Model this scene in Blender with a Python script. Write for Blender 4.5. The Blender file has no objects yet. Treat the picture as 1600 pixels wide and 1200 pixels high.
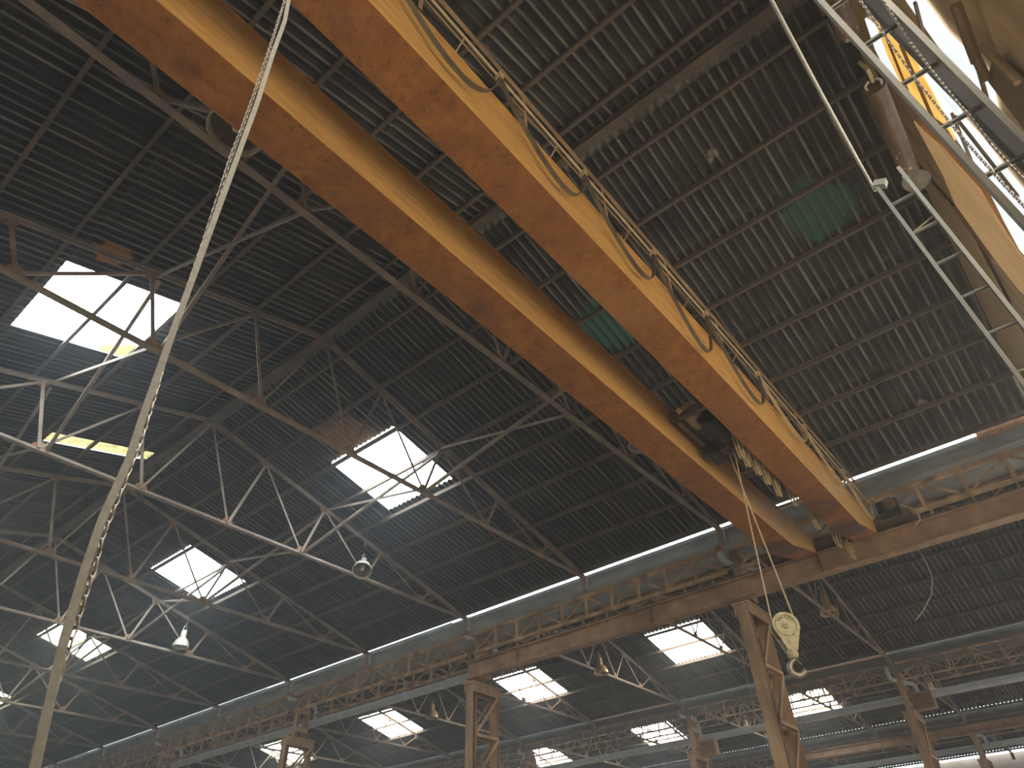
import bpy, math, random
from mathutils import Vector, Matrix
random.seed(7)
D, C = bpy.data, bpy.context.scene.collection
ZO = 1.6                                   # the floor is z=0, the camera stands 1.6 m above it; numbers below are measured from the camera
YT = [6.1, 10.6, 15.45, 20.45, 25.25, 30.5, 35.8, 41.3, 46.8]
# camera: columns are the hall's X (across), Y (along the bays), Z (up) seen in the camera's frame
CM = Matrix(((0.64233718, -0.76594686, -0.0269882), (0.47928427, 0.42891662, -0.76571347), (0.59807152, 0.47891121, 0.64261537)))
FPX = 1048.4

def ray(x, y):
    return CM.transposed() @ Vector(((x-800)/FPX, (y-600)/FPX, 1))
def at(x, y, ax, v):
    d = ray(x, y); return d*(v/d[ax])
def in_view(p, m=60):
    c = CM @ Vector(p)
    if c.z < .1: return False
    u, v = c.x/c.z*FPX+800, c.y/c.z*FPX+600
    return -m < u < 1600+m and -m < v < 1200+m
def seg_view(a, b, m=60):
    a, b = Vector(a), Vector(b)
    return any(in_view(a.lerp(b, i/40), m) for i in range(41))

# ---------------------------------------------------------------- materials
def mat(name, stops, scale=3, stretch=(1, 1, 1), rough=.7, metal=0, bump=.15, detail=6, speck=None, spscale=40, streak=None, coords='Object', spots=()):
    m = D.materials.new(name); m.use_nodes = True; nt = m.node_tree; N, L = nt.nodes, nt.links
    b = N['Principled BSDF']; b.inputs['Roughness'].default_value = rough; b.inputs['Metallic'].default_value = metal
    tc = N.new('ShaderNodeTexCoord'); mp = N.new('ShaderNodeMapping'); mp.inputs['Scale'].default_value = stretch
    L.new(tc.outputs[coords], mp.inputs[0])
    nz = N.new('ShaderNodeTexNoise'); nz.inputs['Scale'].default_value = scale; nz.inputs['Detail'].default_value = detail; nz.inputs['Roughness'].default_value = .65
    L.new(mp.outputs[0], nz.inputs['Vector'])
    cr = N.new('ShaderNodeValToRGB'); e = cr.color_ramp.elements
    while len(e) < len(stops): e.new(.5)
    for i, (p, c) in enumerate(stops): e[i].position = p; e[i].color = (*c, 1)
    L.new(nz.outputs['Fac'], cr.inputs[0]); col = cr.outputs[0]
    if speck:
        n2 = N.new('ShaderNodeTexNoise'); n2.inputs['Scale'].default_value = spscale; n2.inputs['Detail'].default_value = 4
        L.new(tc.outputs[coords], n2.inputs['Vector'])
        r2 = N.new('ShaderNodeValToRGB'); r2.color_ramp.elements[0].position = speck[0]; r2.color_ramp.elements[1].position = speck[1]
        n3 = N.new('ShaderNodeTexNoise'); n3.inputs['Scale'].default_value = spscale*.12; n3.inputs['Detail'].default_value = 2
        L.new(tc.outputs[coords], n3.inputs['Vector'])
        ad = N.new('ShaderNodeMath'); ad.operation = 'MULTIPLY_ADD'; ad.inputs[1].default_value = .5
        L.new(n3.outputs['Fac'], ad.inputs[0]); L.new(n2.outputs['Fac'], ad.inputs[2])
        sb = N.new('ShaderNodeMath'); sb.operation = 'SUBTRACT'; sb.inputs[1].default_value = .25
        L.new(ad.outputs[0], sb.inputs[0]); L.new(sb.outputs[0], r2.inputs[0])
        mx = N.new('ShaderNodeMix'); mx.data_type = 'RGBA'; L.new(r2.outputs[0], mx.inputs[0]); L.new(col, mx.inputs[6]); mx.inputs[7].default_value = (*speck[2], 1)
        col = mx.outputs[2]
    if streak:                                             # long brush or grime streaks: (scale, stretch, strength, colour)
        mp2 = N.new('ShaderNodeMapping'); mp2.inputs['Scale'].default_value = streak[1]; L.new(tc.outputs[coords], mp2.inputs[0])
        n4 = N.new('ShaderNodeTexNoise'); n4.inputs['Scale'].default_value = streak[0]; n4.inputs['Detail'].default_value = 5; L.new(mp2.outputs[0], n4.inputs['Vector'])
        r4 = N.new('ShaderNodeValToRGB'); r4.color_ramp.elements[0].position = .45; r4.color_ramp.elements[1].position = .72
        L.new(n4.outputs['Fac'], r4.inputs[0])
        ml = N.new('ShaderNodeMath'); ml.operation = 'MULTIPLY'; ml.inputs[1].default_value = streak[2]; L.new(r4.outputs[0], ml.inputs[0])
        mx = N.new('ShaderNodeMix'); mx.data_type = 'RGBA'; L.new(ml.outputs[0], mx.inputs[0]); L.new(col, mx.inputs[6]); mx.inputs[7].default_value = (*streak[3], 1)
        col = mx.outputs[2]
    for c, r, cl, k in spots:                              # a patch of soot or wear with a place of its own
        v = N.new('ShaderNodeVectorMath'); v.operation = 'DISTANCE'; L.new(tc.outputs[coords], v.inputs[0]); v.inputs[1].default_value = c
        a = N.new('ShaderNodeMath'); a.operation = 'MULTIPLY_ADD'; a.inputs[1].default_value = .9*r; L.new(nz.outputs['Fac'], a.inputs[0]); L.new(v.outputs['Value'], a.inputs[2])
        rr = N.new('ShaderNodeMapRange'); rr.inputs[1].default_value = r*1.15; rr.inputs[2].default_value = r*1.6; rr.inputs[3].default_value = k; rr.inputs[4].default_value = 0; L.new(a.outputs[0], rr.inputs[0])
        mx = N.new('ShaderNodeMix'); mx.data_type = 'RGBA'; L.new(rr.outputs[0], mx.inputs[0]); L.new(col, mx.inputs[6]); mx.inputs[7].default_value = (*cl, 1); col = mx.outputs[2]
    L.new(col, b.inputs['Base Color'])
    if bump:
        bp = N.new('ShaderNodeBump'); bp.inputs['Strength'].default_value = bump; bp.inputs['Distance'].default_value = .02
        L.new(nz.outputs['Fac'], bp.inputs['Height']); L.new(bp.outputs[0], b.inputs['Normal'])
    return m

def glow(name, col, s, spot=None, col2=None, scale=3, stretch=(1, 1, 1)):
    """an emitting panel"""
    m = D.materials.new(name); m.use_nodes = True; nt = m.node_tree; N, L = nt.nodes, nt.links
    b = N['Principled BSDF']; b.inputs['Base Color'].default_value = (*[.55*c for c in col], 1); b.inputs['Roughness'].default_value = .5
    b.inputs['Emission Color'].default_value = (*col, 1); b.inputs['Emission Strength'].default_value = s
    if col2:
        tc = N.new('ShaderNodeTexCoord'); mp = N.new('ShaderNodeMapping'); mp.inputs['Scale'].default_value = stretch; L.new(tc.outputs['Object'], mp.inputs[0])
        nz = N.new('ShaderNodeTexNoise'); nz.inputs['Scale'].default_value = scale; nz.inputs['Detail'].default_value = 5; L.new(mp.outputs[0], nz.inputs['Vector'])
        cr = N.new('ShaderNodeValToRGB'); cr.color_ramp.elements[0].position = .35; cr.color_ramp.elements[1].position = .6
        cr.color_ramp.elements[0].color = (*col2, 1); cr.color_ramp.elements[1].color = (*col, 1)
        L.new(nz.outputs['Fac'], cr.inputs[0]); out = cr.outputs[0]
        if spot:                                            # moss over one corner lets less light through
            v = N.new('ShaderNodeVectorMath'); v.operation = 'DISTANCE'; L.new(tc.outputs['Object'], v.inputs[0]); v.inputs[1].default_value = spot[0]
            a = N.new('ShaderNodeMath'); a.operation = 'MULTIPLY_ADD'; a.inputs[1].default_value = .5; L.new(nz.outputs['Fac'], a.inputs[0]); L.new(v.outputs['Value'], a.inputs[2])
            r = N.new('ShaderNodeValToRGB'); r.color_ramp.elements[0].position = spot[1]; r.color_ramp.elements[1].position = spot[1]+.12; r.color_ramp.elements[0].color = (.055, .052, .018, 1); r.color_ramp.elements[1].color = (1, 1, 1, 1)
            L.new(a.outputs[0], r.inputs[0]); mx = N.new('ShaderNodeMix'); mx.data_type = 'RGBA'; mx.blend_type = 'MULTIPLY'; mx.inputs[0].default_value = 1; L.new(out, mx.inputs[6]); L.new(r.outputs[0], mx.inputs[7]); out = mx.outputs[2]
        L.new(out, b.inputs['Emission Color'])
    return m

MT = dict(
    cap=mat('ridge_cap_painted_light', [(.3, (.07, .062, .055)), (.7, (.27, .24, .20))], scale=8, rough=.9),  # pale tone stands in for daylight between the corrugation ends
    rust=mat('rusted_flange', [(.28, (.175, .062, .012)), (.5, (.285, .104, .018)), (.72, (.37, .155, .028))], scale=3, rough=.75, bump=.3, detail=12, speck=(.585, .66, (.075, .034, .018)), spscale=85, streak=(.8, (1, 1, 1), .5, (.19, .075, .028)), spots=[((10.0, -.65, 0), .42, (.38, .20, .065), .30), ((9.3, -.55, 0), .35, (.38, .20, .065), .28), ((18.8, -.7, .1), .75, (.04, .026, .018), .75), ((17.3, -.55, 0), .5, (.06, .034, .02), .5), ((18.7, .7, .1), .7, (.05, .03, .02), .65), ((8.7, .80, 0), .2, (.08, .036, .02), .35), ((4.5, .78, 0), .12, (.07, .034, .02), .35)]),
    ochre=mat('ochre_painted_steel', [(.25, (.38, .19, .05)), (.5, (.52, .285, .08)), (.75, (.64, .38, .12))], scale=9, stretch=(.3, 1, 3.2), rough=.55, bump=.3, detail=10, streak=(6, (.10, 1, 3.6), .55, (.26, .135, .05))),
    runway=mat('tan_brown_steel', [(.3, (.23, .14, .08)), (.55, (.38, .235, .135)), (.8, (.50, .33, .195))], scale=2.5, rough=.7, bump=.15, streak=(1.2, (1, .5, .5), .55, (.10, .055, .035))),
    column=mat('brown_column_steel', [(.3, (.27, .175, .105)), (.55, (.48, .315, .185)), (.8, (.66, .45, .265))], scale=2.2, stretch=(1, 1, .4), rough=.7, bump=.15, streak=(2, (1, 1, .3), .6, (.075, .045, .03))),
    truss=mat('brown_truss_steel', [(.3, (.16, .128, .104)), (.55, (.30, .235, .182)), (.8, (.47, .36, .27))], scale=1.4, rough=.7, bump=.05),
    purlin=mat('dark_purlin_steel', [(.3, (.062, .048, .038)), (.6, (.135, .098, .070)), (.85, (.25, .17, .115))], scale=.9, rough=.75, bump=.05),
    rustplate=mat('orange_rust_plate', [(.3, (.22, .09, .035)), (.7, (.44, .20, .075))], scale=6, rough=.8),
    galv=mat('galvanised_sheet', [(.3, (.30, .31, .31)), (.7, (.50, .51, .51))], scale=5, rough=.42, metal=.55, bump=.05),
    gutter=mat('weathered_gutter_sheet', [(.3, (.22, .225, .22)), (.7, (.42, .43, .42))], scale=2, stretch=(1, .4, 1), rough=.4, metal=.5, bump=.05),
    gutter2=mat('dark_gutter_sheet', [(.3, (.085, .08, .075)), (.7, (.20, .19, .175))], scale=2, stretch=(1, .4, 1), rough=.5, metal=.3, bump=.05),  # darker tone for the gutters of the second and third rows
    pipe=mat('grey_pvc_pipe', [(.3, (.36, .39, .41)), (.7, (.52, .55, .57))], scale=2, rough=.45, bump=.02),
    alu=mat('dull_aluminium', [(.3, (.26, .27, .26)), (.7, (.42, .42, .40))], scale=6, stretch=(1, 1, .3), rough=.38, metal=.6, bump=.04),
    black=mat('black_machine_enamel', [(.3, (.012, .013, .015)), (.7, (.035, .033, .032))], scale=5, rough=.5),
    grease=mat('greasy_machine_brown', [(.3, (.045, .032, .022)), (.7, (.20, .14, .085))], scale=7, rough=.6),
    cable=mat('tan_flat_cable', [(.3, (.36, .26, .14)), (.7, (.58, .44, .25))], scale=8, rough=.55, bump=.02),
    darkcable=mat('dark_flat_cable', [(.3, (.07, .055, .04)), (.7, (.18, .14, .09))], scale=5, rough=.55, bump=.02),
    rope=mat('steel_wire_rope', [(.3, (.42, .32, .18)), (.7, (.62, .50, .32))], scale=60, rough=.5),
    strap=mat('pale_web_strap', [(.3, (.29, .285, .26)), (.7, (.42, .41, .38))], scale=30, rough=.7, bump=.05),
    chain=mat('zinc_chain', [(.3, (.34, .31, .29)), (.7, (.62, .58, .53))], scale=20, rough=.35, metal=.7, bump=0),
    block=mat('worn_yellow_grey_paint', [(.3, (.36, .31, .18)), (.5, (.56, .50, .32)), (.75, (.68, .62, .45))], scale=14, rough=.55, bump=.2, speck=(.63, .70, (.20, .16, .10)), spscale=30),
    hook=mat('forged_hook_steel', [(.3, (.20, .16, .13)), (.7, (.50, .43, .36))], scale=14, rough=.4, metal=.4),
    lamp=mat('aged_cream_enamel', [(.3, (.46, .42, .34)), (.7, (.68, .63, .53))], scale=9, rough=.45, bump=.05),
    lampin=mat('dull_reflector', [(.3, (.22, .19, .16)), (.7, (.42, .37, .31))], scale=6, rough=.3, metal=.7, bump=0),
    bulb=mat('frosted_glass', [(.3, (.62, .58, .50)), (.7, (.78, .74, .66))], scale=4, rough=.2, bump=0),
    brass=mat('yellowed_enamel', [(.3, (.50, .33, .15)), (.7, (.76, .54, .29))], scale=8, rough=.4, metal=.3, bump=0),
    wallb=mat('ochre_stained_panel', [(.3, (.46, .29, .12)), (.55, (.70, .49, .24)), (.8, (.80, .61, .35))], scale=1.2, stretch=(1, 1, .5), rough=.8, streak=(1.6, (1.6, 1, .35), .5, (.17, .10, .05))),
    plate=mat('dark_brown_plate', [(.3, (.14, .085, .045)), (.7, (.25, .155, .08))], scale=3, rough=.7),
    block_wall=mat('pinkish_render', [(.3, (.36, .27, .21)), (.7, (.50, .39, .31))], scale=1.5, rough=.9),
    floor=mat('dusty_concrete', [(.3, (.26, .23, .19)), (.7, (.42, .37, .31))], scale=.8, rough=.9),
    wood=mat('tan_board', [(.3, (.50, .35, .18)), (.7, (.68, .50, .28))], scale=3, stretch=(3, 3, .3), rough=.8),
)
SKY_S = 16.0
HAZE = .0048
MT['sky'] = glow('translucent_skylight', (.84, .93, 1.0), SKY_S, col2=(.82, .95, .98), scale=2)
MT['skyfar'] = glow('mossy_skylight', (.88, .95, .96), SKY_S, col2=(.80, .84, .46), scale=1.3, stretch=(1, 3, 1))
MT['sky0'] = glow('skylight_with_mossy_corner', (.84, .93, 1.0), SKY_S, spot=((3.25, 13.95, 10.55), .82), col2=(.82, .95, .98), scale=2)
MT['sky2'] = glow('translucent_skylight_warm', (1.0, .96, .86), SKY_S*.9, col2=(.96, .95, .84), scale=2)  # warm tint chosen to brown the light in the second and third bays
MT['moss'] = glow('mossy_sheet', (.92, .90, .48), 1.0, col2=(.55, .50, .20), scale=5)
MT['pane'] = glow('white_daylit_pane', (.90, .96, 1.0), .92, col2=(.76, .82, .82), scale=2.2, stretch=(2, 1, .6))
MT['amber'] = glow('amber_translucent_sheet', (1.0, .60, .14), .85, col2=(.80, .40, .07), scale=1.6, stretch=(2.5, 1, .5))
MT['rear_fill'] = glow('added_pane_rear', (1.0, .89, .70), 4.2)  # unseen pane added behind the camera to light the crane girders
MT['warm_fill'] = glow('added_pane_warm', (1.0, .88, .66), 6.0)  # unseen panes added right of the view to light the crane girders
MT['dim_fill'] = glow('added_pane_dim', (1.0, .94, .84), 2.4)  # unseen weaker panes added to light the columns and far bays
MT['amber2'] = glow('amber_board_painted_glow', (1.0, .62, .26), .24, col2=(.75, .44, .16), scale=1.6, stretch=(2.5, 1, .5))  # emission put in for the light falling on a tan board

def roof_mat():
    m = D.materials.new('sooty_fibre_cement'); m.use_nodes = True; nt = m.node_tree; N, L = nt.nodes, nt.links
    b = N['Principled BSDF']; b.inputs['Roughness'].default_value = .9
    tc = N.new('ShaderNodeTexCoord'); sx = N.new('ShaderNodeSeparateXYZ'); L.new(tc.outputs['Object'], sx.inputs[0])
    def math_(op, a, b_=None, c=None):
        n = N.new('ShaderNodeMath'); n.operation = op
        for i, v in enumerate((a, b_, c)):
            if v is None: continue
            if isinstance(v, (int, float)): n.inputs[i].default_value = v
            else: L.new(v, n.inputs[i])
        return n.outputs[0]
    def noise(scale, st, det=5):
        mp = N.new('ShaderNodeMapping'); mp.inputs['Scale'].default_value = st; L.new(tc.outputs['Object'], mp.inputs[0])
        n = N.new('ShaderNodeTexNoise'); n.inputs['Scale'].default_value = scale; n.inputs['Detail'].default_value = det; L.new(mp.outputs[0], n.inputs['Vector']); return n.outputs['Fac']
    def ramp(f, a, b_, ca=(0, 0, 0), cb=(1, 1, 1)):
        r = N.new('ShaderNodeValToRGB'); e = r.color_ramp.elements; e[0].position, e[1].position = a, b_; e[0].color = (*ca, 1); e[1].color = (*cb, 1); L.new(f, r.inputs[0]); return r.outputs[0]
    def mix(f, a, b_):
        x = N.new('ShaderNodeMix'); x.data_type = 'RGBA'
        if isinstance(f, (int, float)): x.inputs[0].default_value = f
        else: L.new(f, x.inputs[0])
        for i, v in ((6, a), (7, b_)):
            if isinstance(v, tuple): x.inputs[i].default_value = (*v, 1)
            else: L.new(v, x.inputs[i])
        return x.outputs[2]
    base = ramp(noise(.9, (1, 1, 1)), .3, .75, (.016, .016, .018), (.052, .044, .037))
    base = mix(math_('MULTIPLY', ramp(noise(2, (.10, 5.4, 1), 3), .45, .75), .6), base, (.008, .008, .009))
    # paler tone along the lowest line of each corrugation, broken up by noise
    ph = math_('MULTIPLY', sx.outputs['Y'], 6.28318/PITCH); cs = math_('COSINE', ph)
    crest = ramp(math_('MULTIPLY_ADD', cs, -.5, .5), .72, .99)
    crest_tone = math_('MULTIPLY', crest, ramp(noise(1.7, (.4, 5.4, 1)), .36, .66))
    col = mix(math_('MULTIPLY', crest_tone, .85), base, (.30, .265, .225))
    at_ = N.new('ShaderNodeAttribute'); at_.attribute_name = 'lap_dust'
    lap = math_('MULTIPLY', at_.outputs['Fac'], ramp(noise(9, (1, 1, 1)), .35, .65))
    col = mix(math_('MULTIPLY', lap, .55), col, (.20, .17, .14))
    # stains with a place of their own
    for c, r, cl, k in (((9.67, .2, 10.49), .75, (.05, .13, .10), .8), ((9.6, 4.83, 10.5), .8, (.05, .14, .11), .85), ((7.67, 1.26, 11.0), .11, (.36, .29, .21), .7), ((7.75, 1.33, 10.98), .08, (.36, .29, .21), .7), ((15.08, .35, 9.07), .12, (.36, .28, .20), .7),
                        ((1.55, 10.75, 10.2), .35, (.55, .26, .08), .7), ((8.8, 12.75, 10.72), .9, (.40, .24, .13), .6)):
        v = N.new('ShaderNodeVectorMath'); v.operation = 'DISTANCE'; L.new(tc.outputs['Object'], v.inputs[0]); v.inputs[1].default_value = c
        d = math_('ADD', math_('DIVIDE', v.outputs['Value'], r), math_('MULTIPLY_ADD', noise(4, (1, 1, 1)), 1.2, -.6))
        col = mix(math_('MULTIPLY', ramp(d, .7, 1.05, (1, 1, 1), (0, 0, 0)), k), col, cl)
    L.new(col, b.inputs['Base Color']); return m
PITCH = .185
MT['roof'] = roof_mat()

# ---------------------------------------------------------------- mesh builder
class MB:
    def __init__(s): s.v, s.f, s.smooth = [], [], False
    def quad_strip(s, rings, close=True, caps=False):
        n = len(rings[0]); base = len(s.v)
        for r in rings: s.v += [tuple(p) for p in r]
        for i in range(len(rings)-1):
            for j in range(n if close else n-1):
                a, b = base+i*n+j, base+i*n+(j+1) % n
                s.f.append((a, b, b+n, a+n))
        if caps:
            s.f.append(tuple(base+j for j in range(n))[::-1]); s.f.append(tuple(base+(len(rings)-1)*n+j for j in range(n)))
        return s
    def box(s, x0, x1, y0, y1, z0, z1):
        return s.quad_strip([[(x0, y0, z0), (x1, y0, z0), (x1, y1, z0), (x0, y1, z0)], [(x0, y0, z1), (x1, y0, z1), (x1, y1, z1), (x0, y1, z1)]], True, True)
    def prof(s, p, q, pts, up=(0, 0, 1)):
        """extrude a 2-D outline (side, up) from p to q"""
        p, q = Vector(p), Vector(q); d = (q-p).normalized(); u = Vector(up)
        if abs(d.dot(u)) > .99: u = Vector((0, 1, 0))
        sd = d.cross(u).normalized(); u = sd.cross(d)
        return s.quad_strip([[c+sd*a+u*b for a, b in pts] for c in (p, q)], True, True)
    def bar(s, p, q, w, h=None, up=(0, 0, 1)):
        h = h or w; a, b = w/2, h/2
        return s.prof(p, q, [(-a, -b), (a, -b), (a, b), (-a, b)], up)
    def ang(s, p, q, w, t=.012, up=(0, 0, 1), flip=1):
        w2 = w/2; f = flip
        pts = [(-w2*f, -w2), (w2*f, -w2), (w2*f, -w2+t), ((-w2+t)*f, -w2+t), ((-w2+t)*f, w2), (-w2*f, w2)]
        return s.prof(p, q, pts if f > 0 else pts[::-1], up)
    def tee(s, p, q, w, h, t=.014, up=(0, 0, 1), inv=1):
        a = w/2
        pts = [(-a, -h/2), (a, -h/2), (a, -h/2+t), (t, -h/2+t), (t, h/2), (-t, h/2), (-t, -h/2+t), (-a, -h/2+t)]
        if inv < 0: pts = [(x, -y) for x, y in pts][::-1]
        return s.prof(p, q, pts, up)
    def ibeam(s, p, q, w, h, t=.025, up=(0, 0, 1)):
        a, b = w/2, h/2; k = t*.7
        return s.prof(p, q, [(-a, -b), (a, -b), (a, -b+t), (k, -b+t), (k, b-t), (a, b-t), (a, b), (-a, b), (-a, b-t), (-k, b-t), (-k, -b+t), (-a, -b+t)], up)
    def frames(s, pts):
        pts = [Vector(p) for p in pts]; out = []; u = None
        for i, p in enumerate(pts):
            d = (pts[min(i+1, len(pts)-1)]-pts[max(i-1, 0)]).normalized()
            if u is None: u = Vector((0, 0, 1)) if abs(d.z) < .9 else Vector((0, 1, 0))
            sd = d.cross(u).normalized(); u = sd.cross(d).normalized(); out.append((p, sd, u))
        return out
    def tube(s, pts, r, n=8, caps=True):
        s.smooth = True; rr = r if isinstance(r, (list, tuple)) else [r]*len(pts)
        return s.quad_strip([[p+(sd*math.cos(6.28318*k/n)+u*math.sin(6.28318*k/n))*rr[i] for k in range(n)] for i, (p, sd, u) in enumerate(s.frames(pts))], True, caps)
    def ribbon(s, pts, w, t, wdir=(0, 1, 0)):
        W = Vector(wdir).normalized(); fr = s.frames(pts); rings = []
        for i, (p, sd, u) in enumerate(fr):
            d = (fr[min(i+1, len(fr)-1)][0]-fr[max(i-1, 0)][0]).normalized(); w_ = (W-d*W.dot(d)).normalized(); n_ = d.cross(w_)
            rings.append([p+w_*w/2+n_*t/2, p-w_*w/2+n_*t/2, p-w_*w/2-n_*t/2, p+w_*w/2-n_*t/2])
        return s.quad_strip(rings, True, True)
    def lathe(s, prof, c, axis=(0, 0, 1), n=28):
        s.smooth = True; A = Vector(axis).normalized(); U = A.orthogonal().normalized(); V = A.cross(U); c = Vector(c)
        return s.quad_strip([[c+A*h+(U*math.cos(6.28318*k/n)+V*math.sin(6.28318*k/n))*r for k in range(n)] for r, h in prof], True, False)
    def torus(s, c, R, r, ax=(0, 0, 1), el=None, n=10, m=6):
        s.smooth = True; A = Vector(ax).normalized(); U = (Vector(el[0]).normalized() if el else A.orthogonal().normalized()); V = A.cross(U); c = Vector(c); k = el[1] if el else 0
        rings = []
        for i in range(n+1):
            a = 6.28318*i/n; d = U*math.cos(a)+V*math.sin(a); o = c+d*R+U*(k*(1 if math.cos(a) > 1e-6 else -1 if math.cos(a) < -1e-6 else 0))
            rings.append([o+(d*math.cos(6.28318*j/m)+A*math.sin(6.28318*j/m))*r for j in range(m)])
        return s.quad_strip(rings, True, False)
    def plate(s, pts, nrm, t):
        n = Vector(nrm).normalized()*t/2
        return s.quad_strip([[Vector(p)-n for p in pts], [Vector(p)+n for p in pts]], True, True)
    def build(s, name, m, parent=None, base=None, smooth=None, bevel=0):
        b = Vector(base) if base is not None else Vector(parent['base_at']) if parent is not None else Vector((0, 0, 0))
        me = D.meshes.new(name); me.from_pydata([tuple(Vector(v)-b) for v in s.v], [], s.f); me.update()
        import bmesh
        bm = bmesh.new(); bm.from_mesh(me); bmesh.ops.recalc_face_normals(bm, faces=bm.faces); bm.to_mesh(me); bm.free()
        if s.smooth if smooth is None else smooth:
            me.polygons.foreach_set('use_smooth', [True]*len(me.polygons)); me.set_sharp_from_angle(angle=math.radians(40))
        o = D.objects.new(name, me); C.objects.link(o); me.materials.append(MT[m] if isinstance(m, str) else m)
        if parent is not None: o.parent = parent; o['base_at'] = tuple(b)
        else: o.location = b+Vector((0, 0, ZO)); o['base_at'] = tuple(b)
        if bevel:
            md = o.modifiers.new('edge', 'BEVEL'); md.width = bevel; md.segments = 2; md.limit_method = 'ANGLE'
        return o

def thing(name, label, cat, loc=(0, 0, 0), group=None):
    o = D.objects.new(name, None); C.objects.link(o); o.location = Vector(loc)+Vector((0, 0, ZO)); o['base_at'] = tuple(loc)
    o.empty_display_size = .2
    return tag(o, label, cat, group)
def tag(o, label, cat, group=None):
    o['label'] = label; o['category'] = cat
    if group: o['group'] = group
    return o
def struct(o): o['kind'] = 'structure'; return o
def dup(root, off, label, group=None):
    r = root.copy(); C.objects.link(r); r.location = root.location+Vector(off); r['label'] = label
    if group: r['group'] = group
    for ch in root.children:
        c = ch.copy(); C.objects.link(c); c.parent = r
        for g in ch.children:
            e = g.copy(); C.objects.link(e); e.parent = c
    return r
ORD = ['first', 'second', 'third', 'fourth', 'fifth', 'sixth', 'seventh', 'eighth', 'ninth', 'tenth', 'eleventh', 'twelfth']

# ---------------------------------------------------------------- roofs
SL = .262
class Bay:
    def __init__(s, x0, x1, name, el=.8, er=.8):
        s.x0, s.x1, s.name = x0, x1, name; s.xr = (x0+x1)/2; s.half = (x1-x0)/2-.8; s.zr = 8.58+SL*s.half
    def P(s, x): return s.zr-SL*abs(x-s.xr)          # underside of the purlins
BAYS = [Bay(-4.8, 17.2, 'crane bay'), Bay(17.2, 31.9, 'second bay'), Bay(31.9, 44.6, 'third bay'), Bay(44.6, 57.3, 'farthest bay')]
PITCH = .185
YA, YB = -1.5, 60.0
def corr(mb, bay, side, d0, d1, y0, y1, dz0=0, dz1=0, amp=.029, n=8):
    k0, k1 = round(y0/PITCH*n), round(y1/PITCH*n); rings = []
    for k in range(k0, k1+1):
        y = k*PITCH/n; w = amp*math.cos(6.28318*k/n); r = []
        for d, dz in ((d0, dz0), (d1-min(.32, (d1-d0)/2), dz0+(dz1-dz0)*.8), (d1, dz1)):
            x = bay.xr+side*d; r.append((x, y, bay.zr-SL*d+.155+w+dz))
        rings.append(r)
    mb.smooth = True; mb.quad_strip(rings, False, False)
ROWS = {0: [(.1, 2.95), (2.82, 5.28), (5.15, 7.7), (7.56, 10.2)], 1: [(.1, 1.45), (1.32, 3.98), (3.85, 6.55)], 2: [(.1, .95), (.82, 3.3), (3.15, 5.55)], 3: [(.1, .95), (.82, 3.3), (3.15, 5.55)]}
SKYL = [  # bay, side, row, y0, y1, material
    (0, 1, 1, 11.35, 13.95, 'sky'), (0, 1, 1, 21.35, 24.0, 'sky'), (0, 1, 1, 31.0, 33.5, 'skyfar'), (0, 1, 1, 41.2, 43.8, 'skyfar'),
    (0, -1, 1, 11.45, 13.95, 'sky0'), (0, -1, 0, 18.2, 18.75, 'moss'), (0, -1, 1, 30.8, 33.2, 'skyfar'), (0, -1, 1, 21.4, 23.9, 'skyfar'),
    (1, 1, 1, 11.4, 14.0, 'sky2'), (1, 1, 1, 20.0, 22.65, 'sky2'), (1, 1, 1, 30.0, 32.65, 'sky2'), (1, 1, 1, 39.8, 42.4, 'skyfar'),
    (2, 1, 1, 11.15, 13.8, 'sky2'), (2, 1, 1, 20.5, 23.1, 'sky2'), (2, 1, 1, 29.1, 31.7, 'sky2')]
nwin = 1
for bi, bay in enumerate(BAYS):
    for side in (-1, 1):
        mb = MB()
        for ri, (d0, d1) in enumerate(ROWS[bi]):
            if ri == 0 and side > 0 and bi < 2: d0 = .25
            cuts = sorted((a, b) for (b_, s_, r_, a, b, m) in SKYL if (b_, s_, r_) == (bi, side, ri)); y = YA
            for a, b in cuts+[(YB, YB)]:
                if a > y: corr(mb, bay, side, d0, d1, y, a, -.014, .012)
                y = b
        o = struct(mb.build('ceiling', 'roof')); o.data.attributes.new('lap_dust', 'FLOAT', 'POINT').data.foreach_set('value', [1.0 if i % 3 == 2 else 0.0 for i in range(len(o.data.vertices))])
        if bi < 2:
            mb = MB(); corr(mb, bay, side, -.02 if side > 0 else .0, .62 if side > 0 else .34, YA, YB, .05, .05, amp=.034)
            struct(mb.build('trim_ridge_cap', 'cap'))
for bi, side, ri, a, b, m in SKYL:
    d0, d1 = ROWS[bi][ri]; mb = MB()
    if m == 'sky': b0 = b
    corr(mb, BAYS[bi], side, d0+.10, d1-.04, a, b, .02, .02)
    struct(mb.build(f'window_{nwin}', m)); nwin += 1

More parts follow.
